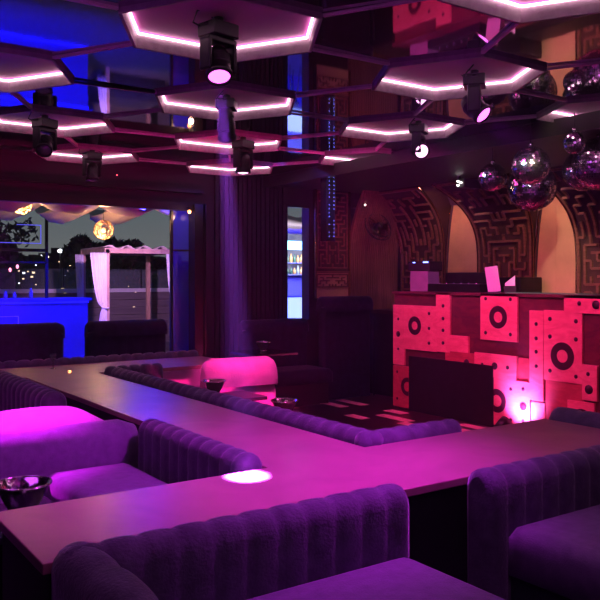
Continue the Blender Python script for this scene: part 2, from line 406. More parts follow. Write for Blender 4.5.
# slatted wall and mirrored fretwork on the far wall
bm = BM(); N = 26
for i in range(N):
    x = 7.24+i*(.96/N)
    pts = [0, 1.75]+[1.75+(ZS-1.75)*k/6 for k in range(1, 7)]
    for z0, z1 in zip(pts, pts[1:]):
        l0, l1 = .35*flare(z0)**2.4, .35*flare(z1)**2.4
        v = [bm.verts.new(p) for p in ((x, 9.15-l0, z0), (x+.024, 9.15-l0, z0), (x+.024, 9.15-l1, z1), (x, 9.15-l1, z1), (x-.004, 9.2-l0, z0), (x+.034, 9.2-l0, z0), (x+.034, 9.2-l1, z1), (x-.004, 9.2-l1, z1))]
        bm.faces.new(v[:4]); bm.faces.new((v[0], v[3], v[7], v[4])); bm.faces.new((v[1], v[5], v[6], v[2]))
o = obj('slatted_wall_panel', bm, 'slat'); tag(o, 'reddish slatted wood wall panel behind the round wall fan', 'wall panel')
t = thing('mirrored_fretwork', 'flat fret panel standing in for a mirror reflection beside the bright narrow window', 'wall screen', (6.60, 9.14, 0))  # solid panel in place of fretwork reflected by a wall mirror
bm = BM(); box(bm, 0, 0, 1.75, .60, .04, 2.93); obj('backing', bm, 'fretback', t)
bm = BM()
for (p, q) in fret_edges(10, 17, 11): bar(bm, (.03+.54*p[0]/10, -.012, 1.80+1.1*p[1]/17), (.03+.54*q[0]/10, -.012, 1.80+1.1*q[1]/17), .017, .02)
obj('fretwork', bm, 'fret', t)
bm = BM()
for (p, q) in fret_edges(10, 4, 4): bar(bm, (.02+.56*p[0]/10, -.014, 1.52+.18*p[1]/4), (.02+.56*q[0]/10, -.014, 1.52+.18*q[1]/4), .015, .02)
box(bm, 0, -.02, 1.72, .6, .01, 1.75); obj('lower_band', bm, 'fret', t)
bm = BM(); box(bm, 0, 0, 1.36, .6, .02, 1.75); obj('skirting_panel', bm, 'alcove', t)
for x in (-.02, .6):
    bm = BM(); box(bm, x, -.03, 1.36, x+.02, .04, 2.93); obj('frame', bm, 'bronze', t)

# black coved band with tiny lamps near the corner
t = thing('wall_spotlight_cluster', 'tiny white spot lamps on black bar above the wall fan', 'spotlight', (7.35, 8.95, 2.78))
for x, z in ((0, 0), (.05, -.02), (0, -.05)):
    bm = BM(); lathe(bm, [(0, .012), (.012, .008), (.016, 0), (.012, -.008), (0, -.012)], 10, mtx=Matrix.Translation((x, -.02, z))); obj('lamp', bm, 'sparkle', t)
bm = BM(); box(bm, -.05, -.005, -.08, .09, .3, .03); box(bm, -.03, 0, .03, -.0, .03, .14); obj('bracket', bm, 'black', t)
t = dup(t, (7.2, 6.9, 2.86), -PI/2, 'tiny white spot lamps above the arch of the narrow alcove')

lamp('SPOT', 'corner_fill_light', (7.5, 7.9, 2.88), (1, .36, .28), 24, (7.65, 9.15, 1.9), spot=75, blend=.9, size=.05)  # warm lamp added to lift the dark slatted wall
# wall fan
t = thing('wall_fan', 'round black wall fan tilted down on the slatted wall', 'fan', (7.62, 8.95, 2.42), 0)
mt = Matrix.Rotation(math.radians(62), 4, 'X') @ Matrix.Rotation(0, 4, 'Y')
for z, r in ((-.05, .20), (0, .235), (.05, .20)):
    bm = BM(); tube(bm, [mt @ Vector((r*math.cos(q*PI/16), r*math.sin(q*PI/16), z)) for q in range(32)], .007, 6, closed=True)
    obj('guard_ring', bm, 'blackmetal', t)
bm = BM()
for k in range(20):
    q = k*PI/10; tube(bm, [mt @ Vector((r*math.cos(q), r*math.sin(q), z)) for r, z in ((.04, .06), (.2, .05), (.235, 0), (.2, -.05), (.04, -.06))], .0025, 4)
obj('guard_wires', bm, 'bronze', t)
for k in range(3):
    bm = BM(); q = k*2*PI/3
    v = [bm.verts.new(mt @ Vector((r*math.cos(q+dq), r*math.sin(q+dq), z))) for r, dq, z in ((.03, -.5, -.012), (.19, -.35, -.02), (.2, .3, .02), (.03, .5, .012))]
    bm.faces.new(v); o = obj('blade', bm, 'bronze', t); sm = o.modifiers.new('s', 'SOLIDIFY'); sm.thickness = .004
bm = BM(); lathe(bm, [(0, .07), (.05, .06), (.06, 0), (.055, -.08), (0, -.09)], 16, mtx=mt); tube(bm, [(0, .02, 0), (0, .1, .05), (0, .2, .1)], .018, 8)
obj('motor_hub', bm, 'blackmetal', t)

# hanging blue column
t = thing('hanging_light_column', 'narrow dark blue column with pixel lights hanging beside the bright window', 'light column', (5.97, 8.0, 0))
bm = BM(); box(bm, -.07, -.07, 2.12, .07, .07, 3.04); obj('column', bm, 'blackgloss', t, bevel=.01)
bm = BM()
for k in range(16):
    z = 2.18+k*.05
    for dx in (-.03, .045):
        if random.random() < .7: lathe(bm, [(0, .005), (.005, 0), (0, -.005)], 6, mtx=Matrix.Translation((dx, -.073, z)))
o = obj('pixel_lights', bm, 'bluepts', t); o['kind'] = 'stuff'
lamp('SPOT', 'column_light', (5.75, 7.7, 2.6), (.05, .1, 1), 10, (5.97, 8.0, 2.5), spot=60, size=.02, parent=None)

# ---------------------------------------------------------------- windows and doors
t = bpy.data.objects.new('door_1', None); C.objects.link(t); t.location = (4.02, 9.2, 0); t['kind'] = 'structure'; t.rotation_euler = (0, 0, math.radians(2))
bm = BM(); box(bm, .36, 0, 0, .74, .012, 2.55); obj('glass_pane', bm, 'glass', t)
bm = BM(); box(bm, .33, -.015, 0, .36, .03, 2.56); box(bm, .74, -.015, 0, .765, .03, 2.56); box(bm, .36, -.01, 2.0, .74, .02, 2.02); obj('door_frame', bm, 'blackmetal', t)
bm = BM(); tube(bm, [(.68, -.02, .95), (.68, -.06, .97), (.68, -.06, 1.25), (.68, -.02, 1.27)], .01, 8); obj('door_handle', bm, 'chrome', t)
t = bpy.data.objects.new('window_1', None); C.objects.link(t); t.location = (6.13, 9.2, 0); t['kind'] = 'structure'
bm = BM(); box(bm, 0, -.01, 1.05, .02, .05, 2.68); box(bm, .39, -.01, 1.05, .41, .05, 2.68); box(bm, 0, -.01, 2.66, .41, .05, 2.69); obj('window_frame', bm, 'blackmetal', t)

# ---------------------------------------------------------------- haze
bm = BM(); box(bm, .6, 1.2, .3, 5.6, 8.9, 3.03)
hz = bpy.data.materials.new('club haze'); hz.use_nodes = True; ht = hz.node_tree; ht.nodes.clear()
vs = ht.nodes.new('ShaderNodeVolumeScatter'); vs.inputs['Density'].default_value = .0055; vs.inputs['Anisotropy'].default_value = .2
ho = ht.nodes.new('ShaderNodeOutputMaterial'); ht.links.new(vs.outputs[0], ho.inputs['Volume'])
HAZE = obj('haze', bm, hz); tag(HAZE, 'thin club haze that shows the light beams under the ceiling', 'haze', kind='stuff')

# ---------------------------------------------------------------- moving heads
def moving_head(label, loc, aim, lens, pan=0, s=1.0, beam=None, extra=None):
    """mounting point at loc, everything hangs below"""
    t = thing('moving_head_light', label, 'stage light', loc, pan, 'moving heads under the ceiling')
    bm = BM(); box(bm, -.09*s, -.075*s, -.12*s, .09*s, .075*s, -.04*s); tube(bm, [(0, 0, 0), (0, 0, -.045*s)], .03*s, 12)
    box(bm, -.10*s, -.02*s, -.06*s, .10*s, .02*s, -.045*s)
    obj('base', bm, 'blackmetal', t, bevel=.01)
    bm = BM(); box(bm, -.10*s, -.045*s, -.155*s, .10*s, .045*s, -.12*s); obj('yoke_bar', bm, 'blackmetal', t, bevel=.008)
    for sd in (-1, 1):
        bm = BM(); box(bm, min(sd*.078, sd*.104)*s, -.045*s, -.31*s, max(sd*.078, sd*.104)*s, .045*s, -.13*s); obj('yoke_arm', bm, 'blackmetal', t, bevel=.012)
    piv = Vector((0, 0, -.26*s))
    R_ = Matrix.Rotation(-pan, 3, 'Z'); d = R_ @ (Vector(aim)-(Vector(loc)+piv)); d.normalize()
    q = d.to_track_quat('-Z', 'Y').to_matrix().to_4x4(); mt = Matrix.Translation(piv) @ q
    bm = BM(); lathe(bm, [(0, .10*s), (.045*s, .095*s), (.065*s, .06*s), (.07*s, 0), (.066*s, -.05*s), (.074*s, -.07*s), (.074*s, -.10*s), (.062*s, -.10*s), (.06*s, -.085*s)], 24, mtx=mt)
    for k in range(5): lathe(bm, [(.066*s, (.04-k*.014)*s), (.073*s, (.036-k*.014)*s), (.066*s, (.032-k*.014)*s)], 20, mtx=mt)
    h = obj('head', bm, 'blackmetal', t)
    bm = BM(); lathe(bm, [(.062*s, -.088*s), (.045*s, -.099*s), (.02*s, -.105*s), (0, -.106*s)], 24, mtx=mt); obj('lens', bm, lens, h)
    bm = BM()
    tube(bm, [(.06*s, .06*s, -.06*s), (.13*s, .1*s, -.09*s), (.16*s, .06*s, -.03*s), (.10*s, .12*s, .03*s), (.03*s, .1*s, .04*s), (-.02*s, .03*s, .0)], .005*s, 6)
    tube(bm, [(-.06*s, .06*s, -.06*s), (-.14*s, .05*s, -.05*s), (-.15*s, .0, .0), (-.08*s, .02, .03*s)], .005*s, 6)
    obj('cable', bm, 'black', t)
    if beam:
        p = mt @ Vector((0, 0, -.115*s)); col, pw, sp, bl = beam
        lamp('SPOT', 'beam', p, col, pw, p+d, t, sp, bl, .03)
    return t
G = 'black moving head light '
zt = ZR-.005
moving_head(G+'hanging nearest, bright round magenta lens pointing down', (2.11, 3.85, zt), (1.72, 2.885, .8), 'lensmag', .2, 1.0, ((.40, .07, 1), 60000, 4.6, .35))
moving_head(G+'with tilted glowing magenta lens near the mirror balls', (4.13, 3.81, zt), (4.6, 2.2, 1.3), 'lensmag', .7, 1.0, ((.72, .02, 1), 200, 50, 1.0))
moving_head(G+'with round pink white lens beside the black soffit', (5.03, 5.33, zt), (3.2, 1.2, .9), 'lenspink', .6, 1.0, (MAG, 60, 25, .9))
moving_head(G+'with dark lens and added pink beam behind the nearest one, cable looped above', (3.06, 5.45, zt), (3.85, 6.5, .75), 'lensdim', .9, 1.0, (PINK, 520, 26, .6))  # lens stays dark; the beam is added to light the pink sofa
moving_head(G+'dim lens pointing straight down before the black ribbed wall', (4.11, 6.97, zt), (4.05, 6.9, .5), 'lenspink', .3, 1.05, ((.6, .04, .7), 3000, 5, .6))
moving_head(G+'unlit, leftmost of the two before the terrace opening', (2.10, 7.05, zt), (1.3, 5.2, .8), 'lensdim', .4, 1.0)
moving_head(G+'unlit with small red indicator above the cabana', (3.10, 8.62, zt), (3.0, 8.3, .8), 'lensdim', .1, 1.0)
moving_head(G+'above the glowing magenta divider at the left edge', (1.0, 5.40, zt), (1.0, 4.7, .8), 'lensmag', .4, 1.0, ((.85, .012, 1), 1500, 40, .8))
bm = BM(); lathe(bm, [(0, .008), (.008, 0), (0, -.008)], 8); o = obj('indicator_lamp', bm, 'red', loc=(3.62, 9.195, 2.92)); tag(o, 'tiny red indicator lamp on the black beam above the opening', 'indicator')

# ---------------------------------------------------------------- drink ledge
t = thing('drink_ledge', 'long brown ledge running between the sofas with branches at both ends', 'ledge', (0, 0, 0))
top = [(.69, 2.34), (3.9, 2.34), (3.9, 3.04), (2.5, 3.04), (2.5, 6.8), (3.95, 6.8), (3.95, 7.6), (-1.2, 7.6), (-1.2, 6.8), (1.87, 6.8), (1.87, 2.96), (.69, 2.96)]
bm = BM(); prism(bm, top, .765, .80); obj('ledge_top', bm, 'ledge', t, bevel=.004)
bm = BM(); prism(bm, [(.72, 2.37), (3.87, 2.37), (3.87, 3.01), (2.47, 3.01), (2.47, 6.83), (3.92, 6.83), (3.92, 7.57), (-1.17, 7.57), (-1.17, 6.83), (1.90, 6.83), (1.90, 2.93), (.72, 2.93)], .18, .765); obj('ledge_body', bm, 'black', t)
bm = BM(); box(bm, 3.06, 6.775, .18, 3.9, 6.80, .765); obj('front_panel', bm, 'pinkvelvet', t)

# ---------------------------------------------------------------- upholstery
def pad(bm, L, th, z0, z1, ch=.12, bulge=.022, mi=0, wave=0, endr=.05, back_soft=False, nseg=6):
    """padded back along +x, front at y=0 facing -y, back at y=th"""
    r = th*.48; ring = []
    for k in range(7): ring.append((0, z0+(z1-r-z0)*k/6, -1, 0, 1.0))
    for k in range(1, 9):
        q = PI*k/8; ring.append((th/2-th/2*math.cos(q), z1-r+r*math.sin(q), -math.cos(q), math.sin(q), max(0, math.cos(q*.5))**.6))
    for k in range(1, 4): ring.append((th, z1-r+(z0-z1+r)*k/3, 1, 0, 0))
    n = max(4, round(L/ch)); ch = L/n; N = n*nseg; rings = []
    xs = [L*k/N for k in range(N+1)]
    for i, x in enumerate(xs):
        g = abs(math.sin(PI*x/ch)); g = g**.35
        e_ = min(x, L-x); sh = 0
        if e_ < endr: sh = endr-math.sqrt(max(0, endr**2-(endr-e_)**2))
        rg = []
        for (y, z, ny, nz, w) in ring:
            b = bulge*(g-1)*w*(1 if z > z0+.01 else .3)+wave*math.sin(x*9+z*7)*w
            yy = y+ny*b; zz = z+nz*b
            yy = yy+(th/2-yy)*(sh/(th/2))*.9; 
            if z > z1-r*1.2: zz -= sh*.7
            rg.append(bm.verts.new((x, yy, zz)))
        rings.append(rg)
    for A, B in zip(rings, rings[1:]):
        for k in range(len(ring)-1):
            f = bm.faces.new((A[k], B[k], B[k+1], A[k+1])); f.smooth = True; f.material_index = mi
    for R_ in (rings[0], rings[-1]):
        f = bm.faces.new(R_); f.material_index = mi
def cushion(bm, x0, y0, z0, x1, y1, z1, r=.05, crown=.012):
    """soft seat block with rounded edges and a slightly crowned top"""
    def prof(t_, lo, hi, n=12): return [lo+(hi-lo)*k/n for k in range(n+1)]
    X = sorted(set([x0, x0+r*.3, x0+r, x1-r, x1-r*.3, x1]+prof(0, x0+r, x1-r, 8))); Y = sorted(set([y0, y0+r*.3, y0+r, y1-r, y1-r*.3, y1]+prof(0, y0+r, y1-r, 8)))
    def hgt(x, y):
        dx = max(0, r-min(x-x0, x1-x)); dy = max(0, r-min(y-y0, y1-y)); d = min(r, math.hypot(dx, dy))
        return z1-r+math.sqrt(max(0, r*r-d*d))+crown*math.sin(PI*(x-x0)/(x1-x0))*math.sin(PI*(y-y0)/(y1-y0))
    g = [[bm.verts.new((x, y, hgt(x, y))) for y in Y] for x in X]
    for i in range(len(X)-1):
        for j in range(len(Y)-1): f = bm.faces.new((g[i][j], g[i+1][j], g[i+1][j+1], g[i][j+1])); f.smooth = True
    edge = [g[i][0] for i in range(len(X))]+[g[-1][j] for j in range(1, len(Y))]+[g[i][-1] for i in range(len(X)-2, -1, -1)]+[g[0][j] for j in range(len(Y)-2, 0, -1)]
    lo = [bm.verts.new((v.co.x, v.co.y, z0)) for v in edge]
    n = len(edge)
    for k in range(n): f = bm.faces.new((edge[k], lo[k], lo[(k+1) % n], edge[(k+1) % n])); f.smooth = True
    bm.faces.new(lo)
def pad_obj(name, parent, m_, L, th, z0, z1, loc, rz, **k):
    bm = BM(); pad(bm, L, th, z0, z1, **k); return obj(name, bm, m_, parent, loc, rz)
def cush_obj(name, parent, m_, b, r=.05, crown=.012):
    bm = BM(); cushion(bm, *b, r=r, crown=crown); return obj(name, bm, m_, parent)
# near sofa
zb = .18
t = thing('channel_back_sofa', 'nearest purple velvet sofa with channel back, cut off by the bottom edge', 'sofa', (.715, 1.2, zb))
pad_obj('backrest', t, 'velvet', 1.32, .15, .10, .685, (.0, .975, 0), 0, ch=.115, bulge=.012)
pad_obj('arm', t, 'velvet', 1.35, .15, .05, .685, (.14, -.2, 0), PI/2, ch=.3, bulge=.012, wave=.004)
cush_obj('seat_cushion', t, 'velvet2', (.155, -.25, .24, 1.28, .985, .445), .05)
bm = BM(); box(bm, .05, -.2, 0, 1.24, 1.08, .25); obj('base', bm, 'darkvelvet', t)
# right sofa
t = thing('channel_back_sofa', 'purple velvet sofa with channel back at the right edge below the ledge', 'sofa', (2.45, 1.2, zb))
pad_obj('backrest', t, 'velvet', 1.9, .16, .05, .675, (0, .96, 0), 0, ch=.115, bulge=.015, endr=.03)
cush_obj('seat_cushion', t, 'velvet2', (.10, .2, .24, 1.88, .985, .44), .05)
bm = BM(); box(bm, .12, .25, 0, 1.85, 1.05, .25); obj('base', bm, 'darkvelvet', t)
# booth sofa left of the long ledge
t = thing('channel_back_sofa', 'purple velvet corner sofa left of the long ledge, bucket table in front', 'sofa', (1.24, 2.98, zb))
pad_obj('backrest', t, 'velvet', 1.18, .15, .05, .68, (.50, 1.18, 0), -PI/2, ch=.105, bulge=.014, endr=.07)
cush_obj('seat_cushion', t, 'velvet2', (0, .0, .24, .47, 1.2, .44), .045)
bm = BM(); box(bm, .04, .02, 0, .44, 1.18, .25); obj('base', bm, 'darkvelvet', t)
# divider roll between the two left booths
t = thing('padded_divider', 'wide padded divider glowing magenta at the left edge', 'sofa', (-.6, 4.18, zb))
pad_obj('front_roll', t, 'velvet2', 2.40, .26, .0, .655, (0, 0, 0), 0, ch=1.2, bulge=.004)
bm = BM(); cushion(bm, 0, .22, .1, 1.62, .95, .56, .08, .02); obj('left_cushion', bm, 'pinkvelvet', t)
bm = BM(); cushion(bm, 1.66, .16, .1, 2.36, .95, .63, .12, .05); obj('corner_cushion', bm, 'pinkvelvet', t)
# far left booth sofa
t = thing('channel_back_sofa', 'dark purple channel back sofa beyond the glowing divider', 'sofa', (.56, 5.2, zb))
pad_obj('backrest', t, 'velvet', 1.6, .18, .05, .71, (.98, 1.6, 0), -PI/2, ch=.12, bulge=.03, endr=.09)
cush_obj('seat_cushion', t, 'velvet2', (.45, .0, .24, 1.0, 1.6, .44), .045)
bm = BM(); box(bm, .5, .02, 0, .98, 1.58, .25); obj('base', bm, 'darkvelvet', t)
t = thing('channel_back_sofa', 'dark purple sofa back along the far ledge at the left edge', 'sofa', (-1.1, 6.35, zb))
pad_obj('backrest', t, 'velvet', 2.7, .16, .05, .70, (0, .25, 0), 0, ch=.12, bulge=.028)
cush_obj('seat_cushion', t, 'velvet2', (0, -.3, .24, 2.2, .27, .44), .045)
# U booth right of the long ledge
t = thing('channel_back_sofa', 'purple channel back sofa wrapping the right side of the long ledge', 'sofa', (2.5, 3.03, zb))
pad_obj('side_backrest', t, 'velvet', 3.57, .13, .05, .685, (.155, 0, 0), PI/2, ch=.115, bulge=.02)
pad_obj('near_backrest', t, 'velvet', .72, .13, .05, .685, (.725, .14, 0), PI, ch=.115, bulge=.02)
pad_obj('far_backrest', t, 'velvet', .56, .13, .05, .685, (.02, 3.60, 0), 0, ch=.115, bulge=.024)
cush_obj('seat_cushion', t, 'velvet2', (.15, .15, .22, .66, 3.6, .42), .045)
bm = BM(); box(bm, .17, .16, 0, .62, 3.58, .23); obj('base', bm, 'darkvelvet', t)
# pink lit rounded sofa
t = thing('rounded_sofa', 'rounded sofa with thick rolled back glowing hot pink beyond the buckets', 'sofa', (3.44, 6.43, zb))
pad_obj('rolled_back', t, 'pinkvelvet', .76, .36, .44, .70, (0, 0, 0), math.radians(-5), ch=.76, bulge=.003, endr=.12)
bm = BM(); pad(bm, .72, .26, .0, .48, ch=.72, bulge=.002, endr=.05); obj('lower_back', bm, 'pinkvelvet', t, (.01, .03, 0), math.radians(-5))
# sofa back at the far right
t = thing('channel_back_sofa', 'purple padded sofa back at the right edge in front of the booth', 'sofa', (3.92, 1.9, zb))
pad_obj('backrest', t, 'velvet', 1.16, .2, .05, .685, (.2, 0, 0), PI/2, ch=.2, bulge=.014)
cush_obj('seat_cushion', t, 'velvet2', (.2, 0, .22, .75, 1.1, .42), .04)
# back of far booths (strip on the far ledge)
t = thing('long_sofa_back', 'low dark padded sofa back along the far side of the far ledge', 'sofa', (-1.2, 7.6, zb))
pad_obj('backrest', t, 'velvet', 5.15, .14, .05, .685, (5.15, .14, 0), PI, ch=.13, bulge=.02)
# high dark banquettes by the far wall
def banquette(label, loc, L, h, rz=0, m_='darkvelvet'):
    t = thing('high_back_banquette', label, 'sofa', loc, rz, 'dark banquettes along the far wall')
    pad_obj('backrest', t, m_, L, .14, .3, h, (0, 0, 0), 0, ch=.16, bulge=.012)
    pad_obj('headroll', t, m_, L, .20, h-.16, h+.02, (0, -.05, 0), 0, ch=L, bulge=.002)
    cush_obj('seat_cushion', t, m_, (0, -.55, .28, L, .02, .46), .04)
    bm = BM(); box(bm, .03, -.5, 0, L-.03, .12, .3); obj('base', bm, 'black', t)
banquette('dark high back banquette in front of the blue terrace bar', (1.15, 8.75, 0), 1.68, 1.13)
banquette('dark high back banquette in front of the curtained cabana', (3.09, 8.75, 0), 1.0, 1.13)
banquette('dark navy banquette below the bright narrow window', (5.15, 8.75, 0), 1.05, 1.08)
t = thing('padded_partition', 'tall navy padded partition with rolled top below the mirrored fretwork', 'partition', (6.22, 8.45, 0))
pad_obj('panel', t, 'darkvelvet', .86, .14, .0, 1.30, (0, 0, 0), 0, ch=.86, bulge=.002)
pad_obj('top_roll', t, 'darkvelvet', .90, .22, 1.20, 1.40, (-.02, -.05, 0), 0, ch=.9, bulge=.002)
bm = BM(); tube(bm, [(.88, -.02, 0), (.88, -.02, 1.1)], .012, 8); obj('end_rail', bm, 'blackmetal', t)
t = thing('dark_counter', 'dark low counter between the padded partition and the booth', 'counter', (7.2, 8.15, 0))
bm = BM(); box(bm, 0, 0, 0, .9, .5, 1.15); obj('body', bm, 'black', t)
bm = BM(); box(bm, -.03, -.03, 1.15, .93, .53, 1.2); obj('counter_top', bm, 'fretback', t)

# ---------------------------------------------------------------- buckets and tables
def bucket(label, loc, s=1.0):
    t = thing('ice_bucket', label, 'bucket', loc, 0, 'steel ice buckets')
    bm = BM()
    lathe(bm, [(.0, .012), (.055*s, .012), (.06*s, .0), (.048*s, .008), (.05*s, .02*s), (.075*s, .06*s), (.112*s, .135*s), (.122*s, .138*s), (.122*s, .143*s), (.108*s, .140*s), (.072*s, .065*s), (.045*s, .026), (0, .022)], 32)
    obj('bowl', bm, 'chrome', t)
    bm = BM(); tube(bm, [(.117*s*math.cos(k*PI/16), .117*s*math.sin(k*PI/16), .142*s) for k in range(32)], .005*s, 6, closed=True); obj('rolled_rim', bm, 'chrome', t)
    return t
def low_table(label, loc, w, d, h, rz=0):
    t = thing('low_table', label, 'table', loc, rz, 'low dark tables')
    bm = BM(); box(bm, -w/2, -d/2, h-.03, w/2, d/2, h); obj('table_top', bm, 'blackgloss', t, bevel=.004)
    bm = BM(); tube(bm, [(0, 0, .02), (0, 0, h-.03)], .03, 12); obj('post', bm, 'blackmetal', t)
    bm = BM(); lathe(bm, [(0, .02), (.14, .018), (.16, .0)], 24); obj('foot', bm, 'blackmetal', t)
low_table('low dark table at the left edge under the nearest bucket', (.86, 3.46, zb), .5, .5, .44)
bucket('steel ice bucket on the low table at the left edge', (.93, 3.44, .625), 1.0)
low_table('low dark table before the glowing pink sofa', (3.42, 6.02, zb), .5, .44, .43)
bucket('steel ice bucket in front of the glowing pink sofa, left of the other', (3.31, 6.12, .613), .9)
bucket('steel ice bucket peeking over the purple sofa back beside the floor inlays', (3.66, 5.52, .47), 1.0)
low_table('low dark table under the small far bucket', (3.72, 5.50, zb), .4, .4, .285)
low_table('dark table by the far wall behind the pink sofa', (5.0, 8.0, 0), .6, .6, .76)
bucket('small dark bucket on the table before the black ribbed wall', (5.0, 8.0, .765), .8)
bm = BM(); lathe(bm, [(0, 0), (.03, 0), (.028, .005), (.005, .01), (.005, .06), (.03, .1), (.033, .14), (.03, .14), (.002, .07)], 16)
o = obj('wine_glass', bm, 'railglass', loc=(2.25, 7.3, .802)); tag(o, 'small stemmed glass on the far ledge before the terrace bar', 'glass')
bm = BM(); lathe(bm, [(0, 0), (.012, 0), (.014, .012), (.012, .016), (.0, .01)], 12); o = obj('candle_holder', bm, 'orange', loc=(2.29, 6.95, .802)); tag(o, 'tiny glowing candle holder on the far ledge', 'candle')

# ---------------------------------------------------------------- DJ booth
t = thing('dj_booth', 'DJ booth faced with coral and maroon panels painted with rings and dots', 'booth', (6.66, 7.53, 0))
# local frame: x into the booth, -y along its front
bm = BM(); box(bm, .03, -3.42, .0, .72, 0, 1.45); obj('body', bm, 'paneldark', t)
bm = BM(); box(bm, .0, -3.45, 1.45, .75, .02, 1.48); obj('booth_top', bm, 'paneldark', t)
def bpanel(name, m_, a0, a1, z0, z1, dots=(), rings=(), th=.03, slash=0):
    bm = BM(); box(bm, .03-th, -a1, z0, .03, -a0, z1, 0)
    p = obj(name, bm, m_, t, bevel=.003)
    for (c, z, r) in dots:
        bm = BM(); lathe(bm, [(0, .003), (r, .003), (r, 0)], 20, mtx=Matrix.Translation((.03-th, -c, z)) @ Matrix.Rotation(-PI/2, 4, 'Y')); obj('dot', bm, 'ring', p)
    for (c, z, r0, r1, lo, hi) in rings:
        bm = BM(); v = []; n = 48
        for k in range(n+1):
            q = 2*PI*k/n; 
            v.append([bm.verts.new((.03-th-.003, -min(max(c+r*math.cos(q), lo), hi), z+r*math.sin(q))) for r in (r0, r1)])
        for A, B in zip(v, v[1:]):
            try: bm.faces.new((A[0], B[0], B[1], A[1]))
            except Exception: pass
        o_ = obj('ring', bm, 'ring', p)
sd = .017; bd = .036
bpanel('panel', 'panelred', .0, .21, .55, 1.31, [(.10, 1.13, sd), (.10, .94, bd), (.10, .75, sd)])
bpanel('panel', 'panelmid', .0, .30, .02, .54, [(.08, .46, sd), (.08, .12, sd)], [(.27, .29, .06, .115, 0, .295)])
bpanel('panel', 'panelred', .21, .77, .76, 1.31, [(.65, 1.22, .02), (.65, 1.04, .02), (.65, .86, .02)], [(.40, 1.06, .052, .115, 0, 9)], th=.026)
bpanel('panel', 'panelred', .77, 1.0, .77, 1.48, [(.89, 1.32, sd+.004), (.89, 1.17, sd+.004), (.89, 1.03, sd+.004), (.89, .88, sd+.004)])
bpanel('panel', 'panelred', 1.0, 1.29, .79, .98)
bpanel('panel', 'panelmid', .92, 1.38, .57, .79, [(1.26, .68, .04)], th=.026)
bpanel('panel', 'panelred', 1.38, 1.98, .55, .81, [(1.50, .68, .02), (1.68, .68, .04), (1.86, .68, .022)])
bpanel('panel', 'panelred', 1.47, 1.99, .96, 1.48, [(1.55, 1.42, .02), (1.90, 1.42, .02), (1.55, 1.04, .02), (1.90, 1.04, .02)], [(1.73, 1.22, .06, .125, 0, 9)])
bpanel('panel', 'panelred', 1.66, 1.98, .03, .55, [(1.90, .45, .02), (1.90, .12, .02)], [(1.71, .30, .065, .13, 1.662, 9)], th=.026)
bpanel('panel', 'panelred', 1.98, 2.16, .04, .55, [(2.07, .47, .02), (2.07, .29, .045), (2.07, .13, .02)])
bpanel('panel', 'panelmid', 1.99, 2.15, .55, .80, th=.012)
bpanel('panel', 'panelred', 2.15, 2.33, .37, 1.31, [(2.24, 1.17, .02), (2.24, 1.02, .02), (2.24, .88, .02), (2.24, .73, .02)])
bpanel('panel', 'panelred', 2.33, 2.79, .60, 1.32, [(2.41, 1.23, .022), (2.72, 1.22, .022), (2.41, 1.05, .022), (2.72, 1.04, .022), (2.41, .70, .02), (2.72, .67, .02)], [(2.56, .86, .065, .14, 0, 9)], th=.026)
bpanel('panel', 'panelred', 2.58, 3.42, 1.30, 1.48, [(2.76, 1.40, .022), (2.95, 1.39, .042), (3.15, 1.39, .022)])
bpanel('panel', 'panelmid', 2.34, 2.79, .02, .60, th=.012)
bpanel('panel', 'panelred', 2.16, 2.345, .03, .35, th=.02)
bpanel('panel', 'panelred', 2.62, 2.93, .03, .43, (), [(2.79, .24, .06, .12, 0, 9)])
bpanel('panel', 'panelred', 2.79, 2.96, .45, .80, [(2.86, .71, .02), (2.87, .56, .045)])
bpanel('black_panel', 'black', .30, 1.66, .0, .68, th=.035)
# things on the booth
o = BM(); box(o, -.01, -.9, 0, .01, .9, .014); o = obj('light_bar', o, M['chrome'], loc=(6.85, 4.95, 1.48)); tag(o, 'thin metal bar lying along the top of the booth at the right', 'bar')
t = thing('monitor_speaker', 'purple grey box with dark hood standing on the left end of the booth', 'speaker', (6.95, 7.28, 1.48), math.radians(10))
bm = BM(); box(bm, -.12, -.16, 0, .12, .12, .26); obj('cabinet', bm, 'purplebox', t, bevel=.01)
bm = BM(); box(bm, -.14, -.20, .26, .14, .14, .38); obj('hood', bm, 'black', t, bevel=.01)
bm = BM(); box(bm, -.141, -.18, .36, -.138, -.10, .375); box(bm, -.141, .02, .36, -.138, .06, .37); obj('indicator', bm, 'bluepts', t)
t = thing('dj_console', 'black mixing console standing on the booth behind the tilted screen', 'mixer', (7.02, 6.7, 1.48))
bm = BM(); box(bm, -.16, -.45, 0, .2, .42, .10); obj('body', bm, 'blackmetal', t, bevel=.01)
bm = BM(); box(bm, .14, -.42, .1, .2, .40, .24); obj('raised_panel', bm, 'blackmetal', t, bevel=.01)
for k in range(6):
    bm = BM(); lathe(bm, [(.0, .02), (.012, .02), (.015, 0)], 10, mtx=Matrix.Translation((-.05, -.3+k*.12, .1))); obj('knob', bm, 'chrome', t)
t = thing('upright_screen', 'narrow pink lit panel standing tilted on top of the booth', 'screen', (6.86, 6.04, 1.481), math.radians(-48))
bm = BM(); box(bm, -.07, -.05, 0, .07, .07, .012); obj('base', bm, 'black', t)
bm = BM(); box(bm, -.072, -.008, 0, .072, .008, .29, mtx=Matrix.Translation((.01, 0, .012)) @ Matrix.Rotation(-.14, 4, 'Y')); obj('panel', bm, 'pinkpaint', t, bevel=.003)
t = thing('tilted_monitor', 'small pale pointed screen beside the tilted pink panel', 'monitor', (7.0, 5.93, 1.481), math.radians(-48))
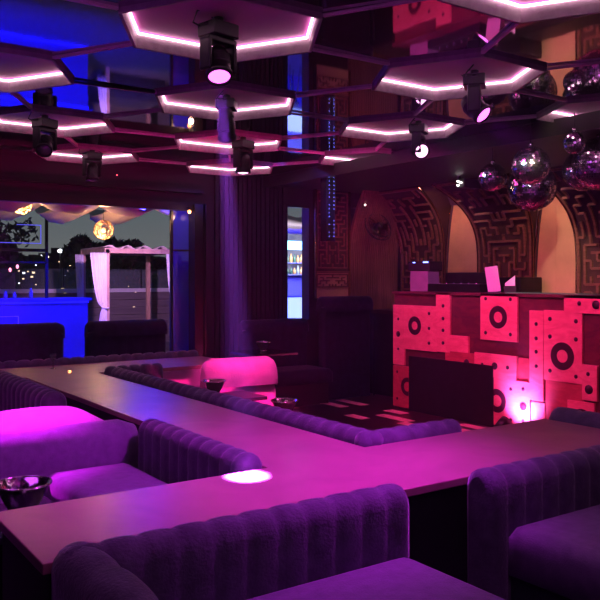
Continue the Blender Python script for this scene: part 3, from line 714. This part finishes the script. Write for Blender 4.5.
bm = BM(); prism(bm, [(-.05, -.01), (.06, -.01), (.06, .0), (-.05, .0)], .08, .20); bmesh.ops.translate(bm, verts=[v for v in bm.verts if v.co.x < 0 and v.co.z > .15], vec=(0, 0, -.09)); obj('screen', bm, 'curtain', t)
bm = BM(); box(bm, -.06, -.02, 0, .07, .05, .07); obj('stand', bm, 'black', t)
# back console
t = thing('back_console', 'dark cabinet behind the booth with equipment shelf', 'cabinet', (7.75, 6.1, 0))
bm = BM(); box(bm, 0, -1.4, 0, .4, 1.55, 1.45); obj('body', bm, 'black', t)
bm = BM(); box(bm, -.02, .28, 1.45, .4, 1.2, 1.66); obj('equipment_case', bm, 'blackmetal', t, bevel=.01)

# floor pars
def par(label, loc, rz, col, pw, spot):
  t = thing('floor_par_light', label, 'stage light', loc, rz)
  par_body(t, col, pw, spot)
def par_body(t, col, pw, spot):
  bm = BM(); mt = Matrix.Translation((0, 0, .12)) @ Matrix.Rotation(math.radians(60), 4, 'Y'); lathe(bm, [(0, -.1), (.06, -.09), (.07, .0), (.07, .06), (.062, .06), (.06, .03)], 20, mtx=mt); obj('can', bm, 'blackmetal', t)
  bm = BM(); lathe(bm, [(.06, .035), (0, .04)], 20, mtx=mt); obj('lens', bm, 'lensmag', t)
  bm = BM(); tube(bm, [(0, .085, .12), (0, .085, .01), (0, -.085, .01), (0, -.085, .12)], .008, 6); obj('bracket', bm, 'blackmetal', t)
  lamp('SPOT', 'beam', (.09, 0, .17), col, pw, (.33, 0, .32), t, spot, .8, .04)
par('small floor light beaming up the lower booth panels', (6.36, 5.47, 0), 0, (1, .2, .95), 70, 110)
par('small added floor light hidden by the sofa, aimed at the glowing pink sofa', (3.35, 4.9, zb), math.radians(72), (1, .012, .28), 420, 85)  # unseen fixture added to brighten the lower face of the pink sofa
par('small added floor light hidden by the sofa, reddening the far ledge front', (2.95, 5.3, zb), math.radians(84), (1, .02, .2), 170, 80)  # second unseen fixture, added to turn the ledge front red
# ---------------------------------------------------------------- mirror balls
def ball(label, loc, r, ztop):
    t = thing('mirror_ball', label, 'disco ball', loc, random.random()*3, 'mirror balls over the booth')
    bm = BM(); rows = max(14, int(PI*r/.021)); rnd = random.Random(int(r*1e4))
    for i in range(rows):
        p0, p1 = PI*i/rows, PI*(i+1)/rows; pm = (p0+p1)/2
        n = max(4, int(2*PI*math.sin(pm)*rows/PI))
        for k in range(n):
            q0, q1 = 2*PI*k/n, 2*PI*(k+1)/n
            def P_(p, q, s_=1): return Vector((math.sin(p)*math.cos(q), math.sin(p)*math.sin(q), math.cos(p)))*r*s_
            e_ = .06; dq = (q1-q0)*e_; dp = (p1-p0)*e_
            j = [rnd.uniform(-.012, .012) for _ in range(4)]
            pts = [P_(p0+dp, q0+dq, 1+j[0]*.6), P_(p1-dp, q0+dq, 1+j[1]*.6), P_(p1-dp, q1-dq, 1+j[2]*.6), P_(p0+dp, q1-dq, 1+j[3]*.6)]
            c = sum(pts, Vector())/4; nn = (pts[2]-pts[0]).cross(pts[3]-pts[1]).normalized()
            if len({tuple(round(x, 4) for x in p) for p in pts}) == 4:
                pts = [p-nn*((p-c).dot(nn)) for p in pts]
                bm.faces.new([bm.verts.new(p) for p in pts])
    obj('mirror_tiles', bm, 'disco', t)
    bm = BM(); lathe(bm, [(0, r*.97)]+[(r*.97*math.sin(PI*k/16), r*.97*math.cos(PI*k/16)) for k in range(1, 16)]+[(0, -r*.97)], 24); obj('core', bm, 'black', t)
    bm = BM(); tube(bm, [(0, 0, r*.98), (0, 0, r+.03)], .02, 10); obj('cap', bm, 'chrome', t)
    bm = BM(); tube(bm, [(0, 0, r+.02), (0, 0, ztop-loc[2])], .004, 6); obj('hanging_rod', bm, 'blackmetal', t)
def dsx(px, py, d):
    s = (px-300)/780*d; return (.8222*s+.5692*d, .8222*d-.5692*s, 1.65-(py-278)/780*d)
for (lx, ly), c_, pw in (((4.7, 3.6), (1, .7, .5), 320), ((4.9, 5.6), (.2, .4, 1), 280), ((5.3, 3.2), (1, .2, .75), 260), ((4.3, 4.6), (.8, .85, 1), 220)):
    lamp('SPOT', 'added_ball_spot', (lx, ly, 2.9), c_, pw, (6.1, 4.7, 2.45), spot=24, blend=.6, size=.03)  # lamps without fixtures, added to put coloured glints on the balls
ball('small mirror ball hanging alone, leftmost of the cluster', (5.87, 5.18, 2.63), .138, ZS)
ball('mirror ball hanging just above and in front of the largest one', (5.69, 4.58, 2.66), .172, ZC)
ball('largest mirror ball, lower one of the middle pair', (6.43, 5.16, 2.57), .245, ZS)
ball('mirror ball partly behind the big one at the right edge', (6.60, 4.68, 2.70), .20, ZS)
ball('big mirror ball cut off by the right edge of the photo', (6.10, 4.17, 2.66), .23, ZS)
ball('tiny mirror ball hanging high near the right edge', (5.66, 4.10, 2.79), .095, ZC)

# ---------------------------------------------------------------- terrace
bm = BM(); box(bm, -8, 9.4, -.15, 16, 22, 0); struct('floor_terrace', bm, 'concrete')
# bar
t = thing('terrace_bar', 'long terrace bar washed in deep blue light', 'bar', (5.18, 14.65, 0))
bm = BM(); box(bm, -7.5, 0, 0, 0, .6, 1.22); obj('bar_front', bm, 'bluelitbar', t)
bm = BM(); box(bm, -7.6, -.08, 1.22, .06, .66, 1.27); obj('bar_top', bm, 'bluelitbar', t, bevel=.005)
bm = BM(); z0, z1, x0, x1 = .60, .95, -2.7, -1.3
for p, q in (((x0, z0), (x1, z0)), ((x1, z0), (x1, z1)), ((x1, z1), (x0, z1)), ((x0, z1), (x0, z0))): bar(bm, (p[0], -.006, p[1]), (q[0], -.006, q[1]), .012, .012)
obj('outline_trim', bm, 'curtain', t)
bm = BM(); box(bm, -7.5, -.05, 1.185, 0, -.03, 1.205); obj('under_counter_strip', bm, 'ledblue', t)
bm = BM(); box(bm, -7.5, -.05, .02, 0, -.03, .04); obj('base_strip', bm, 'ledblue', t)
for x in (.8, 2.6, 4.4): lamp('SPOT', 'bar_blue_light', (x, 13.3, 2.75), BLUE, 800, (x, 14.65, .5), spot=95, blend=.8, size=.05)
lamp('AREA', 'door_fill_light', (4.6, 10.6, 2.8), (.02, .02, 1), 90, (4.8, 9.8, .8), size=.5)  # lamp added to make the door glass a deeper blue
# rack above bar
t = thing('hanging_bar_rack', 'dark shelf frame over the terrace bar with foliage and blue edge', 'rack', (0, 14.85, 0))
bm = BM()
for x in (1.5, 3.3, 4.46): box(bm, x-.025, 0, 1.27, x+.025, .05, 2.97)
box(bm, .2, 0, 2.15, 4.48, .3, 2.20); box(bm, .2, 0, 1.93, 4.48, .3, 1.96); obj('frame', bm, 'black', t)
bm = BM()
for p, q in (((3.5, 2.30), (4.34, 2.30)), ((4.34, 2.30), (4.34, 2.64)), ((4.34, 2.64), (3.9, 2.64))): bar(bm, (p[0], -.02, p[1]), (q[0], -.02, q[1]), .014, .014)
obj('blue_edge', bm, mat('soft blue edge', (.1, .1, 1), emit=(.12, .12, .9), est=.9), t)
bm = BM(); rnd = random.Random(5)
for k in range(900):
    x = rnd.uniform(.2, 4.3); z = 2.50+rnd.gauss(0, .13); y = rnd.uniform(.02, .4); q = rnd.uniform(0, 6.3); l = rnd.uniform(.04, .09)
    c = Vector((x, y, z)); d1 = Vector((math.cos(q), rnd.uniform(-.6, .6), math.sin(q))).normalized(); d2 = d1.cross(Vector((rnd.random(), 1, rnd.random()))).normalized()
    bm.faces.new([bm.verts.new(p) for p in (c-d1*l, c+d2*l*.35, c+d1*l, c-d2*l*.35)])
o = obj('foliage', bm, 'leaf', t); o['kind'] = 'stuff'
for lab, x, z in (('pink glowing bulb lamp over the left of the terrace bar', 3.31, 1.79), ('pink glowing bulb lamp, higher of the pair by the rack post', 3.93, 1.86), ('pink glowing bulb lamp, lower of the pair by the rack post', 3.80, 1.80)):
    t = thing('bar_bulb_lamp', lab, 'lamp', (x, 14.9, z), 0, 'bulb lamps over the bar')
    bm = BM(); lathe(bm, [(0, .04), (.015, .035), (.025, .01), (.02, -.025), (0, -.04)], 14); obj('bulb', bm, 'pinkbulb', t)
    bm = BM(); tube(bm, [(0, 0, .05), (0, 0, 2.15-z)], .004, 6); tube(bm, [(0, 0, .045), (0, 0, .08)], .014, 8); obj('cord', bm, 'black', t)
t = thing('beer_tap_tower', 'black machine standing on the terrace bar at the left', 'machine', (3.35, 14.9, 1.272))
bm = BM(); box(bm, -.1, -.08, 0, .1, .1, .2); lathe(bm, [(.04, .2), (.06, .26), (.05, .36), (0, .38)], 14); obj('body', bm, 'black', t, bevel=.02)
bm = BM(); tube(bm, [(-.05, -.08, .25), (-.05, -.14, .25), (-.05, -.15, .2)], .012, 8); obj('tap', bm, 'blackmetal', t)
for k, (x, h, lab) in enumerate([(3.72, .13, 'short glass jar beside the black machine on the terrace bar'), (3.88, .12, 'squat pale jar on the terrace bar, between jar and bottle'), (4.18, .19, 'pale pointed bottle on the terrace bar near its right end')]):
    bm = BM(); lathe(bm, [(0, 0), (.035, 0), (.035, h*.5), (.02, h*.8), (.018, h), (0, h)], 16); o = obj('bar_bottle', bm, 'clearb', loc=(x, 14.9, 1.272)); tag(o, lab, 'bottle', 'bottles on the terrace bar')
# canopy strips and lanterns
def cloth(label, x, w, y0, y1, z, sag, tw):
    bm = BM(); nx, ny = 8, 28; g = []
    for i in range(nx+1):
        r = []
        for j in range(ny+1):
            u = i/nx; v = j/ny; yy = y0+(y1-y0)*v
            zz = z-sag*abs(math.sin(PI*v*2+tw))**.8-.12*math.sin(PI*u)+.015*math.sin(u*18)
            r.append(bm.verts.new((x+w*(u-.5)+.25*math.sin(v*6+tw), yy, zz)))
        g.append(r)
    for i in range(nx):
        for j in range(ny): bm.faces.new((g[i][j], g[i+1][j], g[i+1][j+1], g[i][j+1])).smooth = True
    o = obj('shade_cloth', bm, 'canvas'); md = o.modifiers.new('s', 'SOLIDIFY'); md.thickness = .006
    tag(o, label, 'shade cloth', 'cream shade cloths over the terrace')
for k, (x, lab) in enumerate([(1.6, 'cream shade cloth swag cut off by the left edge'), (2.45, 'cream shade cloth swag behind the left lantern'), (3.3, 'cream shade cloth swag between the two lanterns'), (4.15, 'cream shade cloth swag above the orange lantern'), (5.0, 'cream shade cloth swag nearest the glass door')]):
    cloth(lab, x, .62, 10.2, 13.6, 2.98, .32, .5+k*.12)
t = thing('pergola_frame', 'dark pergola beams carrying the shade cloths', 'pergola', (0, 0, 0))
for y in (10.2, 11.9, 13.6):
    bm = BM(); box(bm, .5, y-.04, 3.0, 7.25, y+.04, 3.1); obj('beam', bm, 'black', t)
for x, y in ((7.2, 13.6), (6.35, 10.2), (.6, 13.6)):
    bm = BM(); box(bm, x-.04, y-.04, 0, x+.04, y+.04, 3.0); obj('post', bm, 'black', t)
def lantern(label, loc, r, power):
    t = thing('wicker_lantern', label, 'lantern', loc, 0, 'round wicker lanterns')
    bm = BM()
    for k in range(11):
        ax = Matrix.Rotation(random.uniform(0, PI), 3, 'X') @ Matrix.Rotation(random.uniform(0, PI), 3, 'Y')
        tube(bm, [ax @ Vector((r*math.cos(q*PI/10), r*math.sin(q*PI/10), 0)) for q in range(20)], .006, 5, closed=True)
    obj('wicker_shade', bm, 'wicker', t)
    bm = BM(); lathe(bm, [(0, .035), (.025, .02), (.03, 0), (.02, -.03), (0, -.035)], 12); obj('bulb', bm, 'orange', t)
    bm = BM(); tube(bm, [(0, 0, r), (0, 0, 3.0-loc[2])], .005, 5); obj('cord', bm, 'black', t)
    lamp('POINT', 'glow', (0, 0, -.06), (1, .5, .22), power, None, t, size=.04)
lantern('round wicker lantern glowing amber above the cabana corner', (4.24, 11.3, 2.37), .145, 40)
lantern('round wicker lantern glowing pinkish at the upper left', (3.05, 11.3, 2.68), .13, 30)
t = thing('door_lamp', 'small glowing orange lamp at the top of the glass door', 'lamp', (4.52, 9.02, 2.50))
bm = BM(); lathe(bm, [(0, .025), (.02, .015), (.025, 0), (.015, -.02), (0, -.025)], 14); obj('bulb', bm, 'orange', t)
bm = BM(); tube(bm, [(0, 0, .02), (0, .02, .06), (0, .05, .07)], .008, 6); obj('bracket', bm, 'blackmetal', t)
lamp('POINT', 'glow', (0, -.05, -.05), (1, .5, .25), 3, None, t, size=.03)
# cabana
t = thing('cabana', 'timber cabana with tied white curtains on the terrace', 'cabana', (6.035, 15.89, 0))
cw, cdp, ch_ = 1.575, 1.47, 2.26
for x, y in ((0, 0), (cw, 0), (0, cdp), (cw, cdp)):
    bm = BM(); box(bm, x-.04, y-.04, 0, x+.04, y+.04, ch_); obj('post', bm, 'timber', t)
for p in ((-.06, -.04, cw+.06, .04), (-.06, cdp-.04, cw+.06, cdp+.04), (-.04, 0, .04, cdp), (cw-.04, 0, cw+.04, cdp)):
    bm = BM(); box(bm, p[0], p[1], ch_-.08, p[2], p[3], ch_+.02); obj('roof_beam', bm, 'timber', t)
bm = BM(); nx = 24
g = [[bm.verts.new((-.05+(cw+.1)*i/nx, -.06+(cdp+.1)*j/8, ch_+.05+.045*math.sin(i*1.1+j*.4)-.04*math.sin(PI*j/8))) for j in range(9)] for i in range(nx+1)]
for i in range(nx):
    for j in range(8): bm.faces.new((g[i][j], g[i+1][j], g[i+1][j+1], g[i][j+1])).smooth = True
o = obj('roof_cloth', bm, 'canvas', t); md = o.modifiers.new('s', 'SOLIDIFY'); md.thickness = .01
def curtain(x, y, w, ztie, side):
    bm = BM(); nz, nn = 22, 20; g = []
    for i in range(nz+1):
        z = ch_-.08-(ch_-.3)*i/nz
        tt = abs(z-ztie)/(ch_-ztie if z > ztie else ztie); ww = w*(.22+.78*min(1, tt)**.4*(1 if z > ztie else .5))
        g.append([bm.verts.new((x+side*ww*k/nn, y+.035*math.sin(k/nn*PI*7)*(.4+tt*.6), z)) for k in range(nn+1)])
    for A, B in zip(g, g[1:]):
        for k in range(nn): bm.faces.new((A[k], A[k+1], B[k+1], B[k])).smooth = True
    o = obj('curtain', bm, 'curtain', t); md = o.modifiers.new('s', 'SOLIDIFY'); md.thickness = .006
    bm = BM(); tube(bm, [(x+side*.03+.07*math.cos(q*PI/6), y+.05*math.sin(q*PI/6), ztie) for q in range(12)], .012, 6, closed=True); obj('tieback', bm, 'curtain', o)
curtain(-.03, -.07, .37, 1.02, -1); curtain(cw-.04, -.07, .21, 1.13, -1); curtain(-.02, cdp-.08, .2, .6, -1)
bm = BM(); cushion(bm, .1, .3, .0, cw-.1, cdp-.1, .5, .06); obj('daybed', bm, 'darkvelvet', t)
lamp('SPOT', 'cabana_fill_light', (5.6, 13.9, 2.4), (.85, .40, 1), 420, (6.5, 15.9, 1.6), spot=70, blend=.8, size=.05)  # lamp without fixture, added to brighten the curtains
# planked wall, rail
bm = BM()
for k in range(7): box(bm, 2, 18.6, .0+k*.185, 13, 18.68, .175+k*.185)
box(bm, 2, 18.56, 1.295, 13, 18.72, 1.39, 1); struct('wall_terrace', bm, ['plank', 'curtain'])
t = thing('glass_railing', 'clear glass railing on top of the planked terrace wall', 'railing', (0, 18.64, 1.39))
for k in range(11):
    bm = BM(); box(bm, 2+k, -.006, .0, 2.96+k, .006, .48); obj('glass_panel', bm, 'railglass', t)
    bm = BM(); box(bm, 1.97+k, -.015, 0, 1.99+k, .015, .5); obj('post', bm, 'blackmetal', t)
# second bar seen through the narrow window
t = thing('back_bar', 'bright bar with shelves seen through the narrow window', 'bar', (9.75, 14.2, 0))
bm = BM(); box(bm, -1.4, 0, .0, 1.6, .5, 1.25); obj('counter_body', bm, 'bluelitbar', t)
bm = BM(); box(bm, -.34, -.05, .74, .3, .0, 1.22); obj('glowing_panel', bm, 'whiteglow', t)
bm = BM()
for z in (1.72, 2.0): box(bm, -1.2, 1.1, z, 1.4, 1.35, z+.02)
box(bm, -1.8, 1.34, 0, 1.9, 1.38, 1.7); obj('bottle_shelf', bm, 'bluelitbar', t)
bm = BM(); box(bm, -1.8, 1.39, 0, 1.9, 1.45, 2.75); obj('back_wall', bm, 'concrete', t)
bm = BM(); box(bm, .42, 1.0, 2.32, .86, 1.05, 2.52); obj('screen', bm, 'cyan', t)
lamp('AREA', 'shelf_fill_light', (10.4, 14.7, 2.25), (.9, .95, 1), 45, (10.5, 15.4, 1.9), size=.8)  # area lamp added to make the bottle shelf brighter
lamp('AREA', 'bar_front_light', (9.4, 13.2, 2.3), BLUE, 120, (9.75, 14.4, 1.2), size=.6)
lamp('SPOT', 'canopy_light', (8.4, 12.8, 1.9), (.75, .7, 1), 60, (8.6, 13.2, 2.9), spot=110, size=.1)
rnd = random.Random(3); kinds = {}
for z, lv in ((1.74, 'lower'), (2.02, 'upper')):
    for k in range(7):
        h = rnd.uniform(.15, .22); m_ = rnd.choice(['amber', 'clearb', 'darkb'])
        bm = BM(); lathe(bm, [(0, 0), (.035, 0), (.035, h*.6), (.014, h*.75), (.014, h), (0, h)], 12)
        o = obj('shelf_bottle', bm, m_, loc=(10.2+k*.10, 15.4, z+.001)); nm = {'amber': 'amber', 'clearb': 'pale', 'darkb': 'dark green'}[m_]
        tag(o, '%s bottle, %s from the left on the %s shelf of the bright back bar' % (nm, ['first', 'second', 'third', 'fourth', 'fifth', 'sixth', 'seventh'][k], lv), 'bottle', 'bottles on the back bar shelves')
cl = BM(); g = [[cl.verts.new((7.4+3*i/12, 12.6+2.2*j/16, 3.0-.06*i/12-.3*abs(math.sin(j*.62+i*.15)))) for j in range(17)] for i in range(13)]
for i in range(12):
    for j in range(16): cl.faces.new((g[i][j], g[i+1][j], g[i+1][j+1], g[i][j+1])).smooth = True
o = obj('shade_cloth', cl, 'canvas'); md = o.modifiers.new('s', 'SOLIDIFY'); md.thickness = .01; tag(o, 'pale shade cloth seen at the top of the narrow window', 'shade cloth', 'cream shade cloths over the terrace')
def stool(lab, x, y):
    t = thing('bar_stool', lab, 'stool', (x, y, 0), 0, 'stools at the back bar')
    bm = BM(); lathe(bm, [(0, .80), (.15, .80), (.16, .77), (.0, .76)], 16); obj('seat', bm, 'darkvelvet', t)
    for k in range(4):
        q = PI/4+k*PI/2; bm = BM(); tube(bm, [(.1*math.cos(q), .1*math.sin(q), .77), (.19*math.cos(q), .19*math.sin(q), 0)], .012, 6); obj('leg', bm, 'chrome', t)
stool('slim bar stool at the left of the glowing counter', 9.2, 13.6)

# trees, city
def tree(lab, x, y, z, r, h, name='dark_tree'):
    t = thing(name, lab, 'tree', (x, y, -6)); rnd = random.Random(int(x*10+y))
    bm = BM(); tube(bm, [(0, 0, 0), (.1, 0, z+3), (0, .1, z+6)], [.3, .2, .1], 8); obj('trunk', bm, 'bark', t)
    bm = BM()
    for k in range(1400):
        v = Vector((rnd.gauss(0, 1), rnd.gauss(0, 1), rnd.gauss(0, 1))).normalized()*rnd.uniform(.55, 1.08)
        c = Vector((v.x*r, v.y*r, z+6+v.z*h*(1+.25*math.sin(v.x*5+x)))); s_ = rnd.uniform(.08, .22)*max(1, r/2)
        d1 = Vector((rnd.gauss(0, 1), rnd.gauss(0, 1), rnd.gauss(0, 1))).normalized(); d2 = d1.cross(Vector((rnd.random(), rnd.random(), 1))).normalized()
        bm.faces.new([bm.verts.new(p) for p in (c-d1*s_, c+d2*s_*.5, c+d1*s_, c-d2*s_*.5)])
    o = obj('crown', bm, 'leaf', t); o['kind'] = 'stuff'
def at(px, y_, d):
    s = (px-300)/780*d; return (.8222*s+.5692*d, .8222*d-.5692*s, 1.65-(y_-278)/780*d)
for px, py, d, r, h, lab in ((84, 253, 26, .62, .45, 'small dark tree crown left of the cabana roof'), (122, 254, 28, .8, .5, 'dark tree crown above the middle of the cabana'), (150, 274, 30, 1.6, .5, 'low dark tree behind the cabana at its right'), (-15, 258, 26, 1.2, .7, 'dark tree at the left edge behind the bar'), (100, 275, 32, 1.5, .5, 'low dark tree behind the cabana curtain')):
    x, y, z = at(px, py, d); tree(lab, x, y, z, r, h)
bm = BM(); box(bm, -120, 22.5, -6.2, 140, 200, -6); struct('ground', bm, 'city')
rnd = random.Random(21)
specs = [(-12, 264, 60, 26), (14, 256, 75, 30), (38, 262, 66, 22), (60, 254, 80, 24), (82, 262, 70, 20), (104, 266, 60, 22), (128, 262, 78, 34), (152, 257, 84, 26), (180, 262, 70, 22)]
adj = ['at the far left', 'behind the left bulb lamp', 'left of the rack post', 'with the brightest white lamp', 'between rack and cabana', 'behind the left cabana curtain', 'seen through the cabana', 'near the right cabana post', 'behind the glass door']
for (px, py, d, wpx), ad in zip(specs, adj):
    x, y, z = at(px, py, d); w = wpx/780*d
    t = thing('city_building', 'distant dark city building with lit windows ' + ad, 'building', (x, y, -6), -.6)
    bm = BM(); box(bm, -w/2, -3, 0, w/2, 3, z+6); box(bm, -w/4, -1, z+6, 0, 1, z+6.6); obj('walls', bm, 'city', t)
    bm = BM(); nx_ = max(4, int(w/.75)); 
    for i in range(nx_):
        for j in range(9):
            if rnd.random() < .5:
                cx = -w/2+w*(i+.5)/nx_; cz = z+6-.35-j*.5; s_ = rnd.uniform(.04, .12); cx += rnd.uniform(-.2, .2); cz += rnd.uniform(-.15, .15); box(bm, cx-s_, -3.05, cz-s_*.7, cx+s_, -2.98, cz+s_*.7, rnd.choice([0, 0, 0, 1]))
    o = obj('lit_windows', bm, ['win', 'winw'], t)
x, y, z = at(60, 251, 60)
bm = BM(); lathe(bm, [(0, .16), (.14, .1), (.18, 0), (.14, -.1), (0, -.16)], 12); tube(bm, [(0, 0, -.1), (0, 0, -8)], .05, 6, 1); o = obj('street_lamp', bm, ['winw', 'black'], loc=(x, y, z)); tag(o, 'bright white street lamp in the distance between the rack posts', 'lamp')
